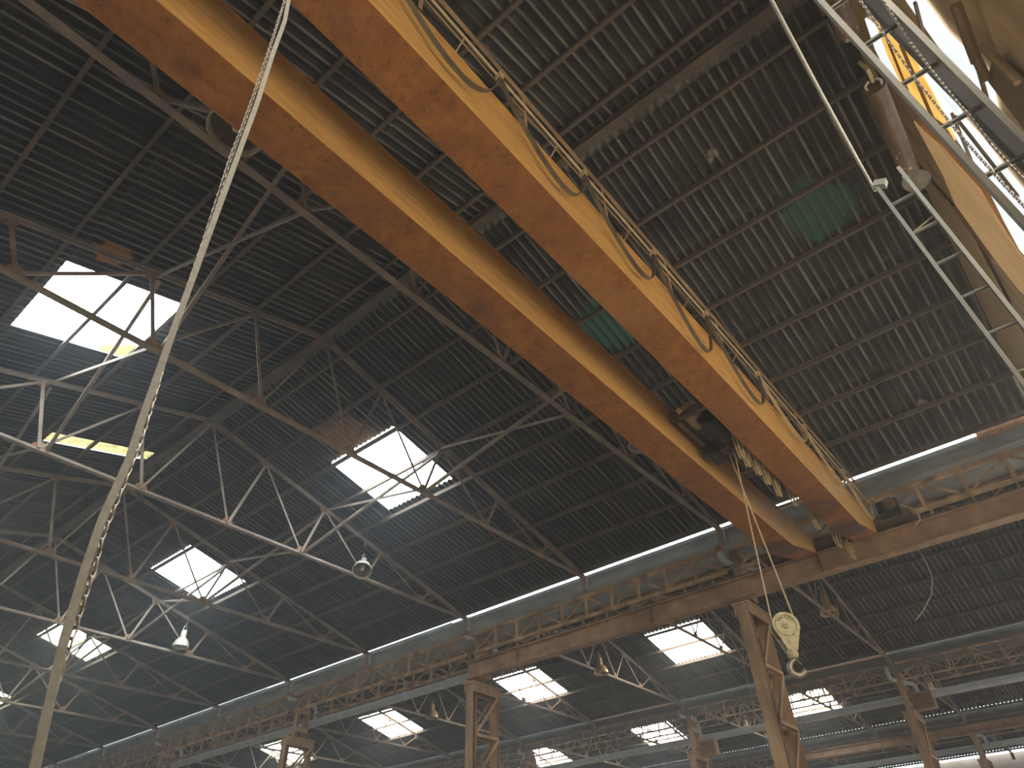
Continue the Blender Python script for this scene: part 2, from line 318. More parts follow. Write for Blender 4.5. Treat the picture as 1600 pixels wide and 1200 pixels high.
def purlins(bi, ds, w=.07, h=.115):
    bay = BAYS[bi]; k = 0
    for side in (1, -1):
        for i, d in enumerate(ds):
            x = bay.xr+side*d; z = bay.P(x)
            if not seg_view((x, YA, z), (x, 50, z), 10): continue
            s_ = 'far slope' if side > 0 else 'near slope'
            o = MB()
            o.prof((x, YA+.02, z+h/2), (x, 52, z+h/2), [(-w/2, -h/2), (w/2, -h/2), (w/2, -h/2+.012), (-w/2+.012, -h/2+.012), (-w/2+.012, h/2-.012), (w/2, h/2-.012), (w/2, h/2), (-w/2, h/2)])
            o = o.build('roof_purlin', 'purlin', base=(x, YA, z))
            tag(o, f'{ORD[i]} long roof purlin below the ridge on the {s_} of the {bay.name}', 'purlin', f'purlins under the {bay.name} roof')
purlins(0, [.6+1.187*i for i in range(9)])
purlins(1, [.3, 1.42, 2.6, 3.85, 5.1, 6.35], .06, .1)
purlins(2, [.3, 1.4, 2.5, 3.6, 4.7, 5.4], .06, .1)
purlins(3, [.3, 1.4, 2.5, 3.6, 4.7, 5.4], .06, .1)
for bi in (0, 1):
    bay = BAYS[bi]; o = MB().ibeam((bay.xr-.12, YA+.02, bay.zr-.04), (bay.xr-.12, 52, bay.zr-.04), .16, .2, .02)
    tag(o.build('ridge_beam', 'purlin', base=(bay.xr, YA, bay.zr)), f'dark heavy ridge beam along the peak of the {bay.name} roof', 'roof beam')

# ---------------------------------------------------------------- trusses
def truss(bi, y, label, group):
    bay = BAYS[bi]; xr, H = bay.xr, bay.half; t = thing('roof_truss', label, 'roof truss', (xr, y, 8.5), group)
    zb = 8.5; XL, XR = xr-H-.0, xr+H+.0
    P = lambda x: bay.P(x)-.055
    cw = .13 if bi == 0 else .10
    MB().tee((XL, y, zb+.045), (XR, y, zb+.045), cw, .09).build('bottom_chord', 'truss', t)
    for s in (-1, 1):
        MB().tee((xr, y, P(xr)), (xr+s*(H+.15), y, P(xr+s*(H+.15))), .11, .1, inv=-1).build('top_chord', 'truss', t)
    if bi == 0: bots, tops = [1.15, 3.43, 5.74, 8.05], [1.8, 3.95, 6.2, 8.4]
    else:
        q = H/10.2; bots, tops = [1.6*q, 4.7*q, 7.8*q], [2.9*q, 6.1*q, 8.8*q]
    for s in (-1, 1):
        tprev = 0
        for b, tp in zip(bots, tops):
            B = Vector((xr+s*b, y, zb+.07)); T0 = Vector((xr+s*tprev, y, P(xr+tprev)-.05)); T1 = Vector((xr+s*tp, y, P(xr+tp)-.05))
            MB().ang(B+Vector((0, .012, 0)), T0, .055, up=(0, 1, 0)).build('web_member', 'truss', t)
            MB().ang(B-Vector((0, .012, 0)), T1, .075 if bi == 0 else .055, up=(0, 1, 0)).build('web_member', 'truss', t)
            MB().plate([B+Vector(p) for p in ((-.14, 0, -.02), (.14, 0, -.02), (.14, 0, .07), (.05, 0, .17), (-.05, 0, .17), (-.14, 0, .07))], (0, 1, 0), .02).build('gusset_plate', 'rustplate', t)
            MB().plate([T1+Vector(p) for p in ((-.15, 0, .02), (.15, 0, .02), (.08, 0, -.12), (-.08, 0, -.12))], (0, 1, 0), .02).build('gusset_plate', 'rustplate', t)
            tprev = tp
    MB().plate([(xr-.25, y, P(xr)+.02), (xr+.25, y, P(xr)+.02), (xr+.14, y, P(xr)-.2), (xr-.14, y, P(xr)-.2)], (0, 1, 0), .02).build('gusset_plate', 'truss', t)
    MB().box(XR-.05, XR+.12, y-.09, y+.09, 8.14, 8.5).build('bearing_post', 'truss', t)
    return t
for bi, ys in ((0, YT), (1, YT), (2, YT[:7]), (3, YT[:3])):
    first = None; bay = BAYS[bi]
    for i, y in enumerate(ys):
        if not seg_view((bay.x0, y, 8.6), (bay.x1, y, 8.6), 10): continue
        lab = f'{ORD[i]} brown steel roof truss behind the crane, across the {bay.name}'
        grp = f'roof trusses of the {bay.name}'
        if first is None: first = truss(bi, y, lab, grp); fy = y
        else: dup(first, (0, y-fy, 0), lab, grp)
# sway braces between neighbouring trusses of the crane bay
for k in range(6):
    y0, y1 = YT[k], YT[k+1]
    for xt, xb, nm in ((2.35, 2.85, 'near-slope'), (10.15, 9.65, 'far-slope')):
        bay = BAYS[0]; zt = bay.P(xt)-.15
        for kk, (ya, yb) in enumerate(((y0, y1), (y1, y0))):
            if not seg_view((xb, ya, 8.6), (xt, yb, zt), 0): continue
            o = MB().ang((xb+.09*kk, ya, 8.62), (xt+.09*kk, yb, zt), .07, up=(1, 0, 0)).build('sway_brace', 'truss', base=(xb, ya, 8.62))
            tag(o, f'{nm} diagonal brace {"rising away" if kk == 0 else "falling away"} between {ORD[k]} and {ORD[k+1]} roof trusses', 'brace', 'sway braces between the trusses of the crane bay')

# ---------------------------------------------------------------- valleys: gutters, lattice girders, columns, pipes
YC = [6.1, 15.45, 25.25, 35.8, 46.8]
PLACE = ['beside the crane hook', 'at the end of the runway beam', 'second beyond the runway beam', 'third beyond the runway beam', 'farthest along the row']
ROWN = ['first column row', 'second column row', 'third column row']
def lattice(x, ya, yb, label, zt=8.06, zb=7.44, f=1.0):
    if not seg_view((x, ya, 7.8), (x, yb, 7.8), 10): return
    t = thing('lattice_girder', label, 'girder', (x, ya, zb), 'lattice girders under the roof valleys')
    MB().ang((x, ya, zt), (x, yb, zt), .1*f).build('top_chord', 'column', t); MB().ang((x, ya, zb), (x, yb, zb), .09*f).build('bottom_chord', 'column', t)
    n = max(2, round((yb-ya)/.95)); st = (yb-ya)/n
    for i in range(n):
        a = ya+i*st
        if i: MB().ang((x, a, zb), (x, a, zt), .075*f, up=(1, 0, 0)).build('upright', 'column', t)
        if i % 2 == 0: MB().ang((x+.03, a+.03, zb+.04), (x+.03, a+st-.03, zt-.04), .06*f, up=(1, 0, 0)).build('diagonal', 'column', t)
        else: MB().ang((x+.03, a+.03, zt-.04), (x+.03, a+st-.03, zb+.04), .06*f, up=(1, 0, 0)).build('diagonal', 'column', t)
def column(X, y, label, grp):
    t = thing('lattice_column', label, 'column', (X, y, -ZO), grp)
    zc = 6.5; a0, a1 = X-.62, X+.62
    MB().ibeam((a0+.09, y, -ZO), (a0+.09, y, zc), .30, .18, .02, up=(1, 0, 0)).build('near_leg', 'column', t)
    MB().ibeam((a1-.06, y, -ZO), (a1-.06, y, zc), .30, .12, .02, up=(1, 0, 0)).build('far_leg', 'column', t)
    z = zc-.22; xa, xb = a0+.16, a1-.10
    while z > .6:
        for yy in (-.15, .15):
            MB().ang((xa, y+yy, z-1.2), (xb, y+yy, z-.06), .09, up=(0, 1, 0)).build('lacing_bar', 'column', t)
            MB().ang((xa-.04, y+yy, z-1.26), (xb+.04, y+yy, z-1.26), .085, up=(0, 1, 0)).build('batten', 'column', t)
        z -= 1.26
    MB().box(a0-.06, a1+.05, y-.22, y+.22, zc, zc+.05).build('cap_plate', 'column', t)
    MB().box(a0-.02, a1+.03, y-.2, y-.165, zc-.26, zc).build('head_batten', 'column', t)
    MB().box(a0-.02, a1+.03, y+.165, y+.2, zc-.26, zc).build('head_batten', 'column', t)
    for dx in (-.22, .22): MB().ibeam((X+dx, y, zc+.05), (X+dx, y, 8.12), .22, .14, .015, up=(1, 0, 0)).build('upper_post', 'column', t)
    for z in (6.85, 7.5, 8.0): MB().box(X-.3, X+.3, y-.13, y-.115, z-.09, z+.09).build('tie_plate', 'column', t)
    return t
for ri, X in enumerate((17.2, 31.9, 44.6)):
    # gutter between two eaves
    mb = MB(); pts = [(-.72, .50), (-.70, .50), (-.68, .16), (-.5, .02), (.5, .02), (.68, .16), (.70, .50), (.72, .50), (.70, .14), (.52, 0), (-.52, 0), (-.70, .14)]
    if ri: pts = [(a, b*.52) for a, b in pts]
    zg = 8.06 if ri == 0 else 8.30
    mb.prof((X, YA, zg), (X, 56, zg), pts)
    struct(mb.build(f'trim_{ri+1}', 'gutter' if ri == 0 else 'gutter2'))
    lips = {0: [(YA, -.28, 8.84, 'rustplate'), (-.28, 16.2, 8.605, 'gutter'), (16.2, 27, 8.645, 'gutter'), (27, 56, 8.672, 'gutter')], 1: [(YA, 56, 8.83, 'gutter2')], 2: [(YA, 56, 8.655, 'gutter2')]}[ri]
    for ya, yb, zl, m in lips:
        struct(MB().box(X-.735, X-.715, ya, yb, 8.5, zl).build('trim_flashing', m))
    if ri == 1:
        for ya, yb in ((5.9, 9.3), (15.8, 20.3)): struct(MB().box(X-.75, X-.736, ya, yb, 8.60, 8.66).build('trim_flashing', 'rustplate'))  # orange flashing strips stand in for the glow along this valley
    for s, nm in ((-.55, 'near'), (.55, 'far')):
        ysp = [YA+.05]+YC
        for k in range(len(ysp)-1):
            lattice(X+s, ysp[k]+(.16 if k else 0), ysp[k+1]-.16, f'{nm}-side lattice girder under the gutter, {ORD[k]} span of the {ROWN[ri]}', zt=zg, zb=zg-.62, f=1.0 if ri == 0 else .62)
    ref = None
    for k, y in enumerate(YC[:4] if ri else YC):
        if not seg_view((X, y, -ZO), (X, y, 8), 10): continue
        lab = f'brown lattice steel column {PLACE[k]}, {ROWN[ri]}'
        if ref is None: ref = column(X, y, lab, 'lattice columns under the roof valleys'); ry = y
        else: dup(ref, (0, y-ry, 0), lab, 'lattice columns under the roof valleys')
    # rainwater main on the far side and one swan-neck downpipe at each column
    xp = X+.80; zp = 7.28
    o = MB(); o.tube([(xp, -1.2, zp), (xp, 54, zp)], .145, 14)
    t = thing('rainwater_pipe', f'long grey rainwater main running along behind the {ROWN[ri]}', 'pipe', (xp, -1.2, zp), 'rainwater mains')
    o.build('pipe_run', 'pipe', t)
    for k in range(12):
        y = 1.3+k*4.7; o = MB()
        o.torus((xp, y, zp), .155, .012, (0, 1, 0), n=16); o.tube([(xp, y, zp+.15), (xp-.02, y+.05, zp+.5), (xp-.02, y+.05, 8.0)], .012, 5)
        if in_view((xp, y, zp)): o.build('hanger', 'galv', t)
    for k, y in enumerate(YC[:4]):
        if not in_view((X, y, 7.8), 30): continue
        yy = y+.22; o = MB(); dz = (.0, .32, .22, .2)[k]; y2 = yy+(-.55, -.12, .0, 0)[k]
        pth = [(X-.58, yy, zg+.04), (X-.59, yy, 7.98+dz*.3), (X-.585, yy-.01, 7.86+dz*.6), (X-.53, yy-.02, 7.79+dz*.8), (X-.40, yy-.06, 7.76+dz), (X+.1, (yy+y2)/2, 7.74+dz), (X+.55, y2+.02, 7.72+dz), (X+.70, y2, 7.66+dz), (X+.77, y2, 7.56+dz*.8), (X+.80, y2, 7.425)]
        o.tube(pth, .085, 12)
        t2 = thing('downpipe', f'grey swan-neck downpipe from the gutter {PLACE[k]}, {ROWN[ri]}', 'pipe', (X-.56, yy, 8.1), 'swan-neck downpipes')
        o.build('pipe_bend', 'pipe', t2)
        o = MB(); o.tube([(X-.58, yy, zg+.08), (X-.585, yy, zg-.06+dz*.2)], .10, 12); o.build('gutter_outlet', 'rustplate', t2)
        o = MB(); o.torus((X+.80, y2, 7.44), .09, .012, (0, 0, 1), n=14); o.build('collar', 'pipe', t2)

# crane runway beams
def runway(x, y0, y1, z0, z1, label, grp='crane runway beams'):
    t = thing('runway_beam', label, 'beam', (x, y0, z0), grp)
    MB().ibeam((x, y0, (z0+z1)/2), (x, y1, (z0+z1)/2), .30, z1-z0, .03).build('beam', 'runway', t)
    for k in range(int((y1-y0)/1.6)):
        y = y0+.5+k*1.6
        for s in (-1, 1): MB().box(x+s*.015 if s > 0 else x-.14, x+.14 if s > 0 else x-.015, y-.008, y+.008, z0+.03, z1-.03).build('stiffener', 'runway', t) if k % 3 == 0 else None
    MB().prof((x, y0, z1+.04), (x, y1, z1+.04), [(-.05, -.04), (.05, -.04), (.02, -.01), (.035, .04), (-.035, .04), (-.02, -.01)]).build('rail', 'grease', t)
    return t
runway(16.72, -1.4, 15.62, 6.67, 7.19, 'tan brown crane runway beam carried on the first column row')
runway(-4.1, -1.4, 15.62, 6.67, 7.19, 'crane runway beam along the near side wall')
runway(43.55, -1.4, 15.6, 7.62, 8.0, 'short orange brown beam fixed along the third column row')

# ---------------------------------------------------------------- the overhead crane
XA, XB = -4.1, 16.35
ct = thing('bridge_crane', 'double-girder overhead travelling crane of orange rusted box beams spanning the bay', 'crane', (XA, 3.4, 6.57))
def girder(y0, y1):
    zb, zt, ze = 6.57, 7.36, 7.05; xa, xb = XA+.1, XB-.1
    side = [(xa, ze), (xa+1.85, zb), (xb-1.85, zb), (xb, ze), (xb, zt), (xa, zt)]
    mb = MB(); mb.quad_strip([[(x, y, z) for x, z in side] for y in (y0, y1)], True, True)
    g = mb.build('box_girder', 'ochre', ct)
    low = [side[0], side[1], side[2], side[3]]
    mb = MB(); rings = []
    for x, z in low: rings.append([(x, y0-.018, z-.022), (x, y1+.018, z-.022), (x, y1+.018, z-.002), (x, y0-.018, z-.002)])
    mb.quad_strip(rings, True, True).build('bottom_flange', 'rust', g)
    MB().box(xa, xb, y0-.035, y1+.035, zt, zt+.025).build('top_flange', 'ochre', g)
    return g
girder(2.42, 2.92); girder(3.85, 4.36)
for xx in (XB-.05, XA+.05):                       # end carriages riding on the runway rails
    mb = MB(); mb.box(xx-.05, xx+.5 if xx > 0 else xx+.3, 1.6, 5.2, 7.285, 7.385); e = mb.build('end_carriage', 'grease', ct)
    for yy in (1.95, 4.85):
        o = MB(); o.lathe([(0, -.06), (.065, -.06), (.065, -.045), (.05, -.04), (.05, .04), (.065, .045), (.065, .06), (0, .06)], (16.72 if xx > 0 else -4.1, yy, 7.335), (1, 0, 0), 20); o.build('wheel', 'black', e)
    MB().box(xx-.32, xx+.0, 1.75, 2.2, 7.30, 7.62).build('drive_gearbox', 'black', e)
    o = MB(); o.lathe([(0, -.3), (.12, -.3), (.13, -.25), (.13, .1), (.09, .14), (0, .14)], (xx-.16, 1.9, 7.5), (1, 0, 0), 18); o.build('drive_motor', 'grease', e)
# handrail with the flat-cable festoon on the far girder
yr = 2.36
px = [-3.5+1.72*i for i in range(12)]
for x in px:
    if x > 16.2: continue
    MB().bar((x, yr, 7.38), (x, yr, 8.08), .05, .012).build('rail_post', 'galv' if 0 else 'runway', ct)
    MB().bar((x+.62, yr+.28, 7.385), (x+.62, yr-.03, 7.76), .016).build('rail_stay', 'runway', ct)
MB().ang((XA, yr-.02, 8.08), (XB-.3, yr-.02, 8.08), .045, .006).build('hand_rail', 'runway', ct)
o = MB(); o.tube([(XA, yr-.035, 7.76), (XB-.1, yr-.035, 7.76)], .017, 8); o.build('cable_track', 'cable', ct)
MB().bar((XA, yr-.0, 7.70), (XB-.1, yr-.0, 7.70), .016).build('cable_track_angle', 'runway', ct)
hang = [-2.9, -1.0, .95, 2.86, 4.55, 6.3, 7.95, 9.95, 12.1, 14.3, 16.1]
sag = [.85, .9, .95, .93, .95, 1.15, 1.0, .62, .55, .62]
for i in range(len(hang)-1):
    a, b = hang[i], hang[i+1]; pts = []
    for k in range(21):
        u = k/20; x = a+(b-a)*u; s = math.sin(math.pi*u)**.75
        uu = u+.10*math.sin(2*math.pi*u) if False else u
        skew = .16*math.sin(math.pi*u)
        pts.append((a+(b-a)*min(1, u+skew), yr-.05, 7.74-sag[i]*s))
    MB().ribbon(pts, .055, .012).build('festoon_cable', 'darkcable' if i < 7 else 'cable', ct)
for x in hang:
    MB().box(x-.035, x+.035, yr-.085, yr-.005, 7.70, 7.80).build('cable_carrier', 'cable', ct)

# hoist trolley between the girders
tr = thing('hoist_trolley', 'dark hoist trolley with motor and cable drum hung between the crane girders', 'hoist', (9.9, 3.38, 6.9))
MB().box(9.2, 10.75, 3.06, 3.12, 6.95, 7.15).build('frame_beam', 'grease', tr); MB().box(9.2, 10.75, 3.66, 3.72, 6.95, 7.15).build('frame_beam', 'grease', tr)
for x in (9.22, 10.7): MB().box(x-.05, x+.05, 2.98, 3.80, 7.0, 7.14).build('cross_beam', 'grease', tr)
o = MB(); o.lathe([(0, -.42), (.2, -.42), (.23, -.36), (.23, .3), (.2, .36), (.1, .42), (0, .42)], (9.85, 3.25, 7.05), (1, .05, 0), 24); o.build('motor', 'black', tr)
o = MB()
for k in range(9): o.torus((9.35+.045*k, 3.48, 7.18), .17, .022, (1, 0, 0), n=20)
o.lathe([(0, -.03), (.165, -.03), (.165, .4), (0, .4)], (9.33, 3.48, 7.18), (1, 0, 0), 20); o.build('rope_drum', 'cable', tr)
o = MB(); o.lathe([(0, -.12), (.15, -.12), (.17, -.08), (.17, .08), (.15, .12), (0, .12)], (10.45, 3.42, 6.98), (1, 0, 0), 22); o.build('gearbox', 'grease', tr)
MB().box(10.2, 10.65, 3.5, 3.7, 6.75, 7.0).build('control_box', 'black', tr)
for x in (9.4, 10.55):
    for y in (2.97, 3.80):
        o = MB(); o.lathe([(0, -.03), (.11, -.03), (.11, .03), (0, .03)], (x, y, 7.2), (0, 1, 0), 18); o.build('wheel', 'grease', tr)
MB().bar((8.9, 3.5, 6.93), (9.25, 3.42, 7.25), .09).build('buffer_arm', 'cable', tr)
for i, (x, w) in enumerate(((10.35, .03), (11.35, .03), (13.2, .03))):
    o = MB().bar((x+.75, 2.94, 7.28), (x+.75, 3.83, 7.28), .045); o.build('tie_bar', 'runway', ct)
# festoon of flat cables on the inner face
ft = thing('trolley_cable', 'loops of tan flat cable hanging in folds beside the far crane girder', 'cable', (10.1, 3.12, 6.95))
bots = [(10.12, 6.33), (10.34, 6.27), (10.80, 6.32), (11.20, 6.30), (11.68, 6.26), (12.6, 6.45), (13.75, 6.39), (15.1, 6.46), (16.1, 6.55)]
for i, (x, z) in enumerate(bots):
    w = .22 if i < 5 else .40
    for q in range(2):
        pts = []
        for k in range(17):
            u = k/16; pts.append((x-w*.62+u*w*1.05+.03*q, 3.03+.06*q, 6.98-(6.98-z-.05*q)*math.sin(math.pi*u)**.55))
        MB().ribbon(pts, .028, .010).build('cable_loop', 'cable', ft)

# hook block
hb = thing('hook_block', 'worn yellow-grey crane pulley block with steel hook hanging on two wire ropes', 'hook block', (10.72, 3.35, 3.55))
bc = Vector((10.72, 3.35, 3.66)); N_ = Vector((-.80, -.60, 0)).normalized(); S_ = Vector((-N_.y, N_.x, 0)); Zv = Vector((0, 0, 1))
def cheek(off, t, name):
    pts = []
    R = .205
    for k in range(25):
        a = math.radians(-28+236*k/24); pts.append(bc+S_*(R*math.cos(a))+Zv*(R*math.sin(a)+.02)+N_*off)
    pts += [bc-S_*.07-Zv*.36+N_*off, bc+S_*.07-Zv*.36+N_*off]
    return MB().plate(pts, N_, t).build(name, 'block', hb, bevel=.008)
c1 = cheek(.075, .025, 'cheek_plate'); cheek(-.075, .025, 'cheek_plate')
o = MB(); o.lathe([(0, -.05), (.19, -.05), (.195, -.04), (.165, 0), (.195, .04), (.19, .05), (0, .05)], bc, N_, 32); o.build('sheave', 'grease', hb)
o = MB(); o.lathe([(.155, .0), (.17, .012), (.17, .022), (.155, .028)], bc+N_*.075+Zv*.02, N_, 36); o.lathe([(0, .03), (.055, .03), (.06, .02), (.06, 0)], bc+N_*.085+Zv*.02, N_, 20); o.lathe([(0, .05), (.025, .05), (.03, .03)], bc+N_*.09+Zv*.02, N_, 12); o.build('axle_boss', 'block', hb)
o = MB(); o.lathe([(0, .06), (.07, .06), (.08, .03), (.08, -.03), (.06, -.07), (0, -.07)], bc-Zv*.385, (0, 0, 1), 18); o.build('swivel', 'block', hb)
hk = []
hc = bc-Zv*.60
for k in range(22):
    a = math.radians(118+k*(322-118+0)/21*1.18); hk.append(hc+S_*(.105*math.cos(a))+Zv*(.105*math.sin(a)))
pts = [bc-Zv*.43, bc-Zv*.47-S_*.01]+hk
rad = [.028, .03]+[.034+.014*math.sin(math.pi*i/21) for i in range(22)]; rad[-1] = .014; rad[-2] = .022
o = MB(); o.tube(pts, rad, 12); o.build('hook', 'hook', hb)
o = MB(); o.tube([bc-Zv*.47+S_*.03, hc+S_*.085+Zv*.05], .008, 6); o.build('safety_latch', 'hook', hb)
for s in (-1, 1):
    top = Vector((10.55, 3.35+.06*s, 6.95)); o = MB(); o.tube([bc+S_*(.165*s)+Zv*.0, bc+S_*(.17*s)+Zv*.22, top], .013, 8); o.build('wire_rope', 'rope', hb)
for i, ch in enumerate('SALECT'):               # cast lettering round the top of the cheek
    cu = D.curves.new('lettering', 'FONT'); cu.body = ch; cu.size = .056; cu.extrude = .004; cu.align_x = 'CENTER'
    tmp = D.objects.new('lettering', cu); C.objects.link(tmp); bpy.context.view_layer.update()
    me = D.meshes.new_from_object(tmp); D.objects.remove(tmp); o = D.objects.new('cast_letter', me); C.objects.link(o); me.materials.append(MT['grease'])
    a = math.radians(52-i*104/5); Rr = .105; Sx = -S_ if False else S_
    vx = S_*math.cos(a)*-1+Zv*math.sin(a)*1 if False else None
    right = N_.cross(Zv)*-1                       # reading direction seen from the front
    d = right*(-math.sin(a))+Zv*math.cos(a); tx = right*math.cos(a)+Zv*math.sin(a)
    p = bc+N_*.092+Zv*.02+d*Rr
    M4 = Matrix((( tx.x, d.x, N_.x, p.x), (tx.y, d.y, N_.y, p.y), (tx.z, d.z, N_.z, p.z), (0, 0, 0, 1)))
    me.transform(Matrix.Translation(-Vector(hb['base_at'])) @ M4); o.parent = c1

# ---------------------------------------------------------------- lamps
def lamp(x, y, z, label, s=1.0, shade='lamp', tilt=(0, 0, 1)):
    t = thing('high_bay_lamp', label, 'lamp', (x, y, z), 'bell-shaped high bay lamps'); A = Vector(tilt).normalized(); c = Vector((x, y, z))
    o = MB(); o.lathe([(.30*s, 0), (.305*s, .01*s), (.285*s, .10*s), (.23*s, .24*s), (.15*s, .33*s), (.11*s, .36*s), (.105*s, .36*s), (.22*s, .235*s), (.275*s, .10*s), (.29*s, .0), (.30*s, 0)], c, A, 32); sh = o.build('shade', shade, t)
    o = MB(); o.lathe([(.27*s, .085*s), (.215*s, .225*s), (.10*s, .345*s), (0, .35*s)], c, A, 28); o.build('reflector', 'lampin', sh)
    o = MB(); o.lathe([(.10*s, .355*s), (.095*s, .37*s), (.085*s, .62*s), (.06*s, .65*s), (0, .65*s)], c, A, 20); o.build('ballast_housing', shade, t)
    o = MB(); o.lathe([(0, .05*s), (.05*s, .07*s), (.065*s, .14*s), (.05*s, .22*s), (.03*s, .3*s)], c, A, 16); o.build('bulb', 'bulb', t)
    U = A.orthogonal().normalized(); U = Vector((.75, .6, 0)); U = (U-A*U.dot(A)).normalized()
    o = MB(); o.tube([c+U*.2*s+A*.28*s, c+U*.2*s+A*.55*s, c+U*.1*s+A*.78*s, c+A*.82*s, c-U*.1*s+A*.78*s, c-U*.2*s+A*.55*s, c-U*.2*s+A*.28*s], .013*s, 6); o.build('yoke', shade, t)
    return t
def hangers(t, p, zt, dx=.0, r=.008):
    o = MB(); o.tube([p, (p[0]+dx, p[1], zt)], r, 5); o.build('hanging_rod', 'truss', t)
L1 = [(11.5, 15.28, 8.52, 'cream bell lamp with open mouth on the third truss of the crane bay'), (11.36, 25.1, 8.62, 'grey bell lamp on the fifth truss of the crane bay'),
      (1.42, 6.10, 8.72, 'bell lamp half hidden by the near girder at upper left, on the first truss'), (11.95, 6.02, 8.82, 'bell lamp peeking out under the near girder beside the slit, on the first truss')]
for i, (x, y, z, lab) in enumerate(L1):
    t = lamp(x, y-.22, z, lab, .95 if i != 2 else 1.25, tilt=(.42, .46, 1) if i == 0 else (0, 0, 1)); hangers(t, (x, y-.22, z+.75), BAYS[0].P(x)-.1)
for x, y, z, lab in ((24.7, 6.1, 8.5, 'yellowed bell lamp on two rods beyond the crane hook, second bay'), (24.4, 15.4, 8.45, 'yellowed bell lamp on rods below the runway beam between two skylights'), (24.45, 25.2, 8.5, 'yellowed bell lamp on rods left of the column at the end of the runway beam'),
                     (38.2, 6.1, 8.4, 'yellowed bell lamp above the pipe at lower right, third bay'), (38.2, 15.4, 8.4, 'small yellowed bell lamp against the skylight beside the second-row column')):
    t = lamp(x, y, z, lab, 1.0, 'brass'); hangers(t, (x-.12, y, z+.6), 10.0); hangers(t, (x+.35, y-.2, z+.3), 10.0)

# ---------------------------------------------------------------- end wall with its openings, behind and right of the camera
YW = -1.5
def wallpoly(pix, off, t, m, name):
    """a sheet fixed on the end wall"""
    pts = [at(x, y, 1, YW) for x, y in pix]; pts = [(p.x, YW+off, p.z) for p in pts]
    return MB().plate(pts, (0, 1, 0), t).build(name, m, base=pts[0])
def gable(x0, x1):
    top = []
    for b in BAYS:
        top += [(b.x0, 8.4), (b.xr, b.zr+.3)]
    top.append((BAYS[-1].x1, 8.4)); return [(-5.2, YW-.1, -ZO)]+[(x, YW-.1, z) for x, z in top]+[(BAYS[-1].x1, YW-.1, -ZO)]
g = gable(0, 0); struct(MB().plate(g, (0, 1, 0), .2).build('wall_end', 'wallb'))
pan = [
    ([(1418, -10), (1444, -10), (1486, 48), (1556, 116), (1560, 150), (1567, 180), (1532, 136), (1472, 66)], 'pane'),
    ([(1428, 70), (1450, 98), (1495, 148), (1510, 181), (1540, 214), (1577, 262), (1600, 290), (1620, 312), (1620, 410), (1600, 388), (1575, 342), (1552, 296), (1535, 264), (1502, 216), (1486, 184), (1463, 149), (1437, 101)], 'pane'),
    ([(1356, 26), (1378, 45), (1395, 85), (1411, 118), (1424, 147), (1410, 140), (1385, 100), (1372, 74)], 'pane'),
]
for pix, m in pan:
    struct(wallpoly(pix, .03, .03, m, f'window_{nwin}')); nwin += 1
amb = [([(1363, -10), (1376, -10), (1402, 38), (1420, 62), (1440, 92), (1452, 118), (1478, 165), (1500, 215), (1484, 190), (1470, 180), (1452, 165), (1424, 147), (1411, 118), (1395, 85), (1380, 45)], 'upper amber translucent sheet glowing behind the ladder and chains'),
       ([(1434, 186), (1452, 205), (1480, 228), (1510, 262), (1538, 292), (1566, 340), (1600, 392), (1620, 415), (1620, 470), (1600, 450), (1560, 400), (1525, 352), (1500, 318), (1478, 266)], 'lower amber board below the ladder rail, its brightness painted as glow'),
       ([(1500, 215), (1520, 238), (1545, 294), (1538, 290), (1512, 258), (1480, 226), (1455, 204), (1462, 176)], 'small amber sheet between the two ladders')]
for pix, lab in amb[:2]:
    tag(wallpoly(pix, .05, .02, 'amber' if 'upper' in lab else 'amber2', 'amber_panel'), lab, 'sheet', 'amber sheets on the end wall')
boards = [([(1344, 60), (1356, 70), (1435, 255), (1512, 340), (1570, 450), (1625, 560), (1625, 640), (1600, 600), (1530, 470), (1430, 288)], 'wood', 'tan board running along under the roof edge of the end wall'),
          ([(1570, 78), (1625, 128), (1625, 205), (1557, 115)], 'plate', 'dark brown square plate on the end wall at the upper right edge')]
for pix, m, lab in boards:
    tag(wallpoly(pix, .06, .03, m, 'wall_board' if m == 'wood' else 'cover_plate'), lab, 'board' if m == 'wood' else 'plate')
def wallbar(a, b, w, m, name, lab, cat, off=.08, tube=False, grp=None):
    p, q = at(*a, 1, YW), at(*b, 1, YW); p.y = q.y = YW+off
    o = MB(); (o.tube([p, q], w, 8) if tube else o.bar(p, q, w, .04)); return tag(o.build(name, m, base=p), lab, cat, grp)
for a, b, lab in (((1444, -5), (1460, 60), 'rusty window bar slanting across the top of the outer white pane'), ((1546, 100), (1570, 190), 'rusty window bar at the lower end of the outer white pane'), ((1500, 170), (1530, 245), 'rusty window bar crossing the inner white pane'), ((1505, 175), (1605, 300), 'long rusty window bar running down the inner white pane')):
    wallbar(a, b, .026, 'plate', 'window_bar', lab, 'bar', grp='rusty bars across the white panes')
wallbar((1520, -10), (1552, 80), .042, 'plate', 'wall_pipe', 'dark pipe running down the end wall right of the white pane', 'pipe', .12, True)
wallbar((1552, 75), (1568, 110), .036, 'plate', 'wall_pipe', 'short dark pipe stub above the brown plate on the end wall', 'pipe', .12, True)
wallbar((1560, 55), (1620, 112), .025, 'plate', 'wall_conduit', 'thin conduit running to the upper right edge above the brown plate', 'pipe', .12, True)
wallbar((1375, -5), (1445, 175), .022, 'plate', 'sheet_batten', 'dark batten down the left of the upper amber sheet', 'batten', .09)
wallbar((1420, 62), (1475, 190), .03, 'plate', 'sheet_batten', 'dark batten along the right of the upper amber sheet', 'batten', .09)
wallbar((1500, 318), (1560, 400), .03, 'plate', 'sheet_batten', 'dark batten below the lower amber board', 'batten', .09)
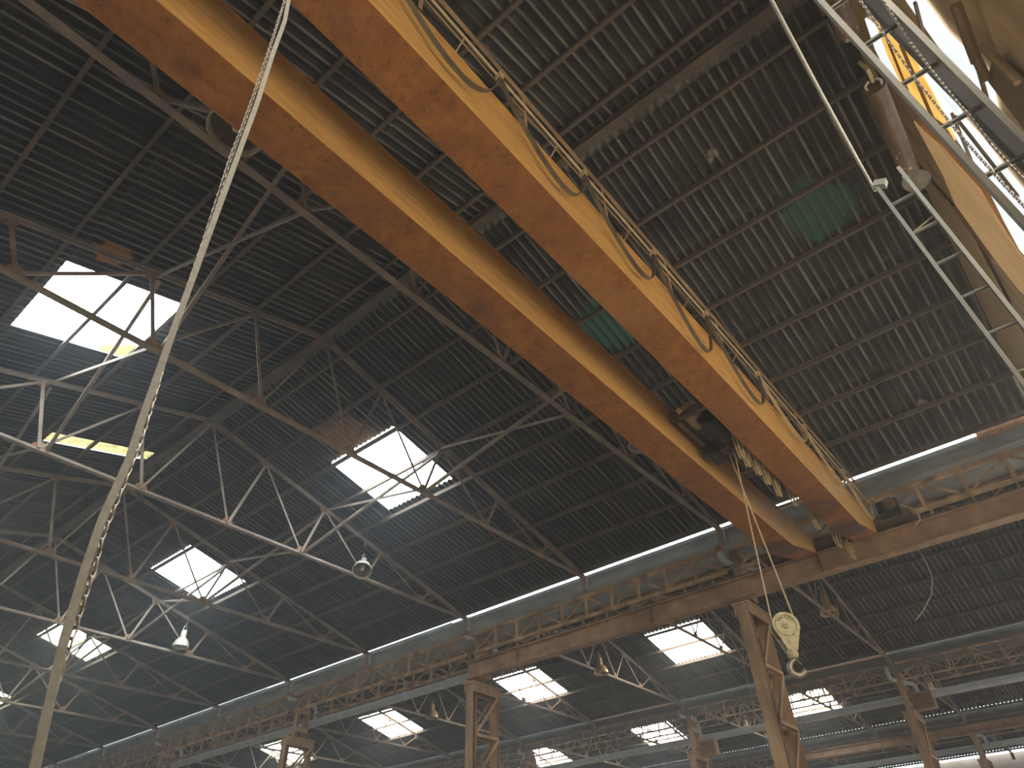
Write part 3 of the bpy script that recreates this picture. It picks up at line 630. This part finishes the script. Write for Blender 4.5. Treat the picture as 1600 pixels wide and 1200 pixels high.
# unseen glowing panes added to the same wall to light the girders and columns
for x0, x1, z0, z1, m in ((-3.8, 2.2, 3.4, 5.6, 'rear_fill'), (2.8, 4.2, 2.2, 4.2, 'warm_fill'), (5.0, 7.2, 3.2, 4.9, 'warm_fill'), (8.0, 10.6, 4.0, 5.9, 'warm_fill'), (11.4, 14.0, 4.2, 6.2, 'dim_fill'), (14.8, 16.4, 4.2, 6.2, 'dim_fill'),
                          (18.4, 23.0, 2.0, 5.4, 'dim_fill'), (25.0, 30.0, 2.0, 5.4, 'dim_fill'), (34.0, 42.0, 2.0, 5.4, 'dim_fill')):
    struct(MB().box(x0, x1, YW+.01, YW+.03, z0, z1).build(f'window_{nwin}', m)); nwin += 1
# remaining walls and floor
struct(MB().box(-5.6, 60, -1.9, 62, -ZO-.2, -ZO).build('floor', 'floor'))
struct(MB().box(-5.5, -5.2, YW, 60.2, -ZO, 8.9).build('wall_left', 'block_wall'))
struct(MB().box(-5.2, 57.5, 60.0, 60.3, -ZO, 12).build('wall_back', 'block_wall'))
struct(MB().box(57.0, 57.3, YW, 60.2, -ZO, 8.6).build('wall_right', 'block_wall'))
for k in range(5):
    y = 3.2+k*2.4
    o = MB().box(56.86, 57.0, y, y+.55, -ZO, 6.4+.2*(k % 2)).build('wall_pier', 'galv', base=(56.9, y, -ZO))
    tag(o, f'pale vertical strip on the far pink wall at lower right, {ORD[k]} from the end wall', 'wall strip', 'pale strips on the far wall')

# ---------------------------------------------------------------- ladders, duct, floodlight, chains
def ladder(P0, S, R, i0, i1, w1, w2, label):
    P0, S, R = Vector(P0), Vector(S), Vector(R); t = thing('ladder', label, 'ladder', P0+S*i1)
    up = S.normalized(); out = R.normalized().cross(up)
    def rail(c, w, s):
        f = .022; pts = [(-.006, -w/2), (.006, -w/2), (.006, w/2), (-.006, w/2)]
        a, b = c+S*i0, c+S*i1
        m = MB(); n = R.normalized(); o2 = out
        prof = [(0, -w/2), (f*s, -w/2), (f*s, -w/2+.004), (.005*s, -w/2+.004), (.005*s, w/2-.004), (f*s, w/2-.004), (f*s, w/2), (0, w/2)]
        m.quad_strip([[q+n*x+o2*y for x, y in prof] for q in (a, b)], True, True); m.build('rail', 'alu', t)
    rail(P0, w1, 1); rail(P0+R, w2, -1)
    k = math.ceil(i0)
    while k <= i1:
        o = MB(); o.tube([P0+S*k, P0+S*k+R], .0115 if w1 < .06 else .014, 10); o.build('rung', 'alu', t); k += 1
    return t
l1 = ladder((1.9786, -.366, 3.2914), (.0927, -.0291, -.2626), (.004, -.172, .003), -1.5, 12.4, .05, .23, 'grey aluminium ladder with round rungs at the upper right corner')
l2 = ladder((3.7415, -.292, 3.7315), (.04666, -.01605, -.27562), (-.012, -.185, -.011), -.75, 14.5, .05, .125, 'lower aluminium ladder with its top hung on the pale rope')
MB().bar((3.70, -.285, 3.94), (3.70, -.35, 3.90), .05, .05).build('top_pulley', 'galv', l2)
MB().bar(Vector((3.7415, -.292, 3.7315))+Vector((.04666, -.01605, -.27562)), Vector((3.7415, -.292, 3.7315))+Vector((.04666, -.01605, -.27562))*.85+Vector((-.02, -.185, .0)), .008).build('tie_wire', 'rope', l2)
rp = [at(1203, -60, 1, -.22), at(1205, 0, 1, -.23), at(1285, 150, 1, -.25), at(1340, 250, 1, -.27), at(1367, 298, 1, -.285)]
o = MB(); o.tube(rp, .011, 8); tag(o.build('pull_rope', 'strap', base=rp[-1]), 'pale rope running up out of frame from the top of the lower ladder', 'rope')

# rusty hanging cylinders and the floodlight
def cyl(a, b, ya, yb, r, label):
    p, q = at(*a, 1, ya), at(*b, 1, yb); t = thing('rusty_cylinder', label, 'cylinder', q); d = (p-q).normalized()
    L = (p-q).length
    o = MB(); o.lathe([(0, 0), (r, 0), (r*1.06, .02), (r, .05), (r, L-.05), (r*1.08, L-.03), (r*1.08, L), (r*.85, L), (r*.8, L-.03), (0, L-.03)], q, d, 28); o.build('shell', 'rust2', t)
    return t, p, q, d
MT['rust2'] = mat('blistered_rust', [(.3, (.045, .028, .018)), (.5, (.11, .06, .033)), (.75, (.21, .118, .06))], scale=4, rough=.5, bump=.3, speck=(.66, .70, (.40, .32, .25)), spscale=12)
t, p, q, d = cyl((1366, 133), (1421, 268), -.9, -.9, .105, 'long rusty cylinder hanging on a hook at the top of the end wall')
o = MB()
for k in range(3):
    a = k*2.09; v = d.orthogonal().normalized(); w = d.cross(v); o.tube([p+(v*math.cos(a)+w*math.sin(a))*.08, p+(v*math.cos(a)+w*math.sin(a))*.09+d*.07, p+d*.10+(v*math.cos(a)+w*math.sin(a))*.04], .014, 6)
o.build('top_lugs', 'galv', t)
o = MB(); o.tube([p+d*.05, p+d*.22, at(1343, 98, 1, -.9)], .02, 8); o.build('hanger_rod', 'cable', t)
cyl((1296, -30), (1326, 52), -.9, -.9, .11, 'short rusty cylinder at the top edge above the long one')
fl = at(1431, 283, 1, -.8); t = thing('floodlight', 'small grey dish floodlight below the long rusty cylinder', 'lamp', fl)
A = Vector((.25, -.25, 1)).normalized()
o = MB(); o.lathe([(.13, 0), (.135, .01), (.05, .10), (.03, .12), (0, .12)], fl, A, 28); o.build('dish', 'lampin', t)
o = MB(); o.lathe([(0, .012), (.125, .012)], fl, A, 24); o.build('glass', 'lampin', t)
o = MB(); o.tube([fl+A*.11, fl+A*.2], .025, 10); o.build('socket', 'galv', t)

# chains
def chain_mesh(pts, pitch, r, wid):
    mb = MB(); pts = [Vector(p) for p in pts]; seg = [0]
    for a, b in zip(pts, pts[1:]): seg.append(seg[-1]+(b-a).length)
    n = int(seg[-1]/pitch); j = 0
    for k in range(n):
        s = (k+.5)*pitch
        while seg[j+1] < s: j += 1
        d = (pts[j+1]-pts[j]).normalized(); c = pts[j].lerp(pts[j+1], (s-seg[j])/(seg[j+1]-seg[j]))
        ax = d.orthogonal().normalized(); ax = Matrix.Rotation(math.radians(90*(k % 2)+25), 3, d) @ ax
        mb.torus(c, wid, r, ax, (d, pitch*.62-wid), n=8, m=5)
    return mb
cy = lambda x, y, k: at(x, y, 1, k)
cpx = [(447, -6), (433, 39), (419, 83), (393, 159), (379, 199), (368, 226), (358, 253), (346, 292), (316, 385), (290, 460), (262, 545), (240, 622), (222, 680), (207, 720), (185, 775), (160, 837), (147, 890), (140, 907), (117, 982), (100, 1030), (85, 1080), (70, 1112), (50, 1195), (38, 1260)]
CY = 2.2
cp = [cy(x, y, CY+.0*i) for i, (x, y) in enumerate(cpx)]; top = cp[0]+Vector((-.02, .0, 1.9)); cp = [top]+cp
low = cp[-1]+Vector((.01, 0, -1.42)); cp.append(low)
o = chain_mesh(cp, .030, .0034, .0085).build('lifting_chain', 'chain', base=cp[0]); tag(o, 'long steel link chain hanging close by at left beside the pale strap', 'chain')
spx = [(454, -10), (451, 0), (445, 33), (426, 85), (404, 155), (391, 191), (378, 226), (355, 289), (312, 405), (274, 508), (240, 604), (225, 646), (200, 722), (160, 810), (131, 895), (100, 1000), (77, 1100), (56, 1195), (42, 1260)]
sp = [cy(x, y, CY-.02) for x, y in spx]; sp = [sp[0]+Vector((0, .03, 1.9))]+sp+[sp[-1]+Vector((.01, 0, -1.42))]
o = MB().ribbon(sp, .024, .008, (.8, -.45, .0)).build('lifting_strap', 'strap', base=sp[0]); tag(o, 'long pale strap hanging close by at left alongside the steel chain', 'strap')
LA = Vector((1.9786, -.366, 3.2914))
for (pa, pb, lab, pit) in (((1332, -8), (1600, 310), 'fine link chain hanging in front of the amber sheet', .021), ((1372, -8), (1600, 292), 'twisted link chain hanging along the inner white pane', .017)):
    m1 = {0: [(1338, -8), (1370, 38), (1387, 62), (1428, 120), (1460, 160), (1491, 200), (1530, 245), (1570, 290), (1612, 335)], 1: [(1372, -10), (1396, 26), (1422, 66), (1450, 103), (1480, 140), (1500, 165), (1512, 177), (1548, 225), (1580, 260), (1612, 292)]}[0 if pit > .02 else 1]
    pts = [at(x, y, 1, -.44 if pit > .02 else -.50) for x, y in m1]
    o = chain_mesh(pts, pit*.74, .0018 if pit > .02 else .002, .0045 if pit > .02 else .0036).build('hand_chain', 'chain', base=pts[0]); tag(o, lab, 'chain', 'chains hanging by the ladder')

# loose wires and small boxes
def wire(pix, y, r, label, m='cable', ax=1):
    pts = [at(a, b, ax, y) for a, b in pix]; o = MB(); o.tube(pts, r, 6); tag(o.build('loose_wire', m, base=pts[0]), label, 'wire', 'loose wires')
wire([(1432, 853), (1448, 880), (1457, 905), (1455, 930), (1442, 955), (1430, 970)], 17.3, .013, 'curved loose cable hanging below the runway beam at right', 'strap', 0)
wire([(1370, 800), (1410, 790), (1432, 797), (1438, 812), (1430, 820)], 16.3, .02, 'looped cable stub on the runway beam right of the crane end', 'cable', 0)
wire([(1158, 985), (1162, 1040), (1180, 1110), (1200, 1160), (1212, 1200)], 24.0, .012, 'thin wire hanging past the column beside the crane hook', 'strap', 0)
wire([(1546, 757), (1553, 770), (1556, 781)], 17.0, .012, 'short pale wire end above the runway beam at the right edge', 'strap', 0)
for (x, y, z), lab in (((32.15, 15.03, 6.75), 'brown junction box beside the second-row column left of the pulley column'), ((32.15, 5.68, 7.0), 'brown junction box behind the second-row column at lower right')):
    t = thing('junction_box', lab, 'box', (x, y, z)); MB().box(x-.15, x+.15, y-.5, y+.3, z-.35, z+.3).build('housing', 'column', t, bevel=.02); MB().box(x-.17, x-.15, y-.45, y+.25, z-.3, z+.25).build('cover', 'plate', t)

# ---------------------------------------------------------------- daylight
w = D.worlds.new('sky'); bpy.context.scene.world = w; w.use_nodes = True
bg = w.node_tree.nodes['Background']; bg.inputs[0].default_value = (.78, .92, 1.0, 1); bg.inputs[1].default_value = 6.0

# thin dusty haze hanging in the hall
hz = D.materials.new('dusty_haze'); hz.use_nodes = True; nt = hz.node_tree; nt.nodes.remove(nt.nodes['Principled BSDF'])
vs = nt.nodes.new('ShaderNodeVolumeScatter'); vs.inputs['Color'].default_value = (.84, .91, 1, 1); vs.inputs['Density'].default_value = HAZE; vs.inputs['Anisotropy'].default_value = .35
nt.links.new(vs.outputs[0], nt.nodes['Material Output'].inputs['Volume'])
MT['haze'] = hz
if HAZE:
    o = MB().box(-6.5, 59, -2.6, 64, -2.2, 14).build('haze', 'haze'); o['kind'] = 'stuff'; tag(o, 'thin dusty haze hanging in the air of the whole hall', 'haze')

# ---------------------------------------------------------------- camera
cam = D.cameras.new('camera'); co = D.objects.new('camera', cam); C.objects.link(co)
cam.sensor_width = 36; cam.lens = FPX/1600*36; cam.clip_end = 300; cam.clip_start = .05
R_ = Matrix((CM[0], -Vector(CM[1]), -Vector(CM[2]))).transposed()
co.matrix_world = Matrix.Translation((0, 0, ZO)) @ R_.to_4x4()
sc = bpy.context.scene; sc.camera = co
sc.view_settings.view_transform = 'Standard'; sc.view_settings.look = 'None'; sc.view_settings.exposure = .22; sc.view_settings.gamma = 1
sc.cycles.use_denoising = True; sc.cycles.max_bounces = 6; sc.cycles.diffuse_bounces = 4
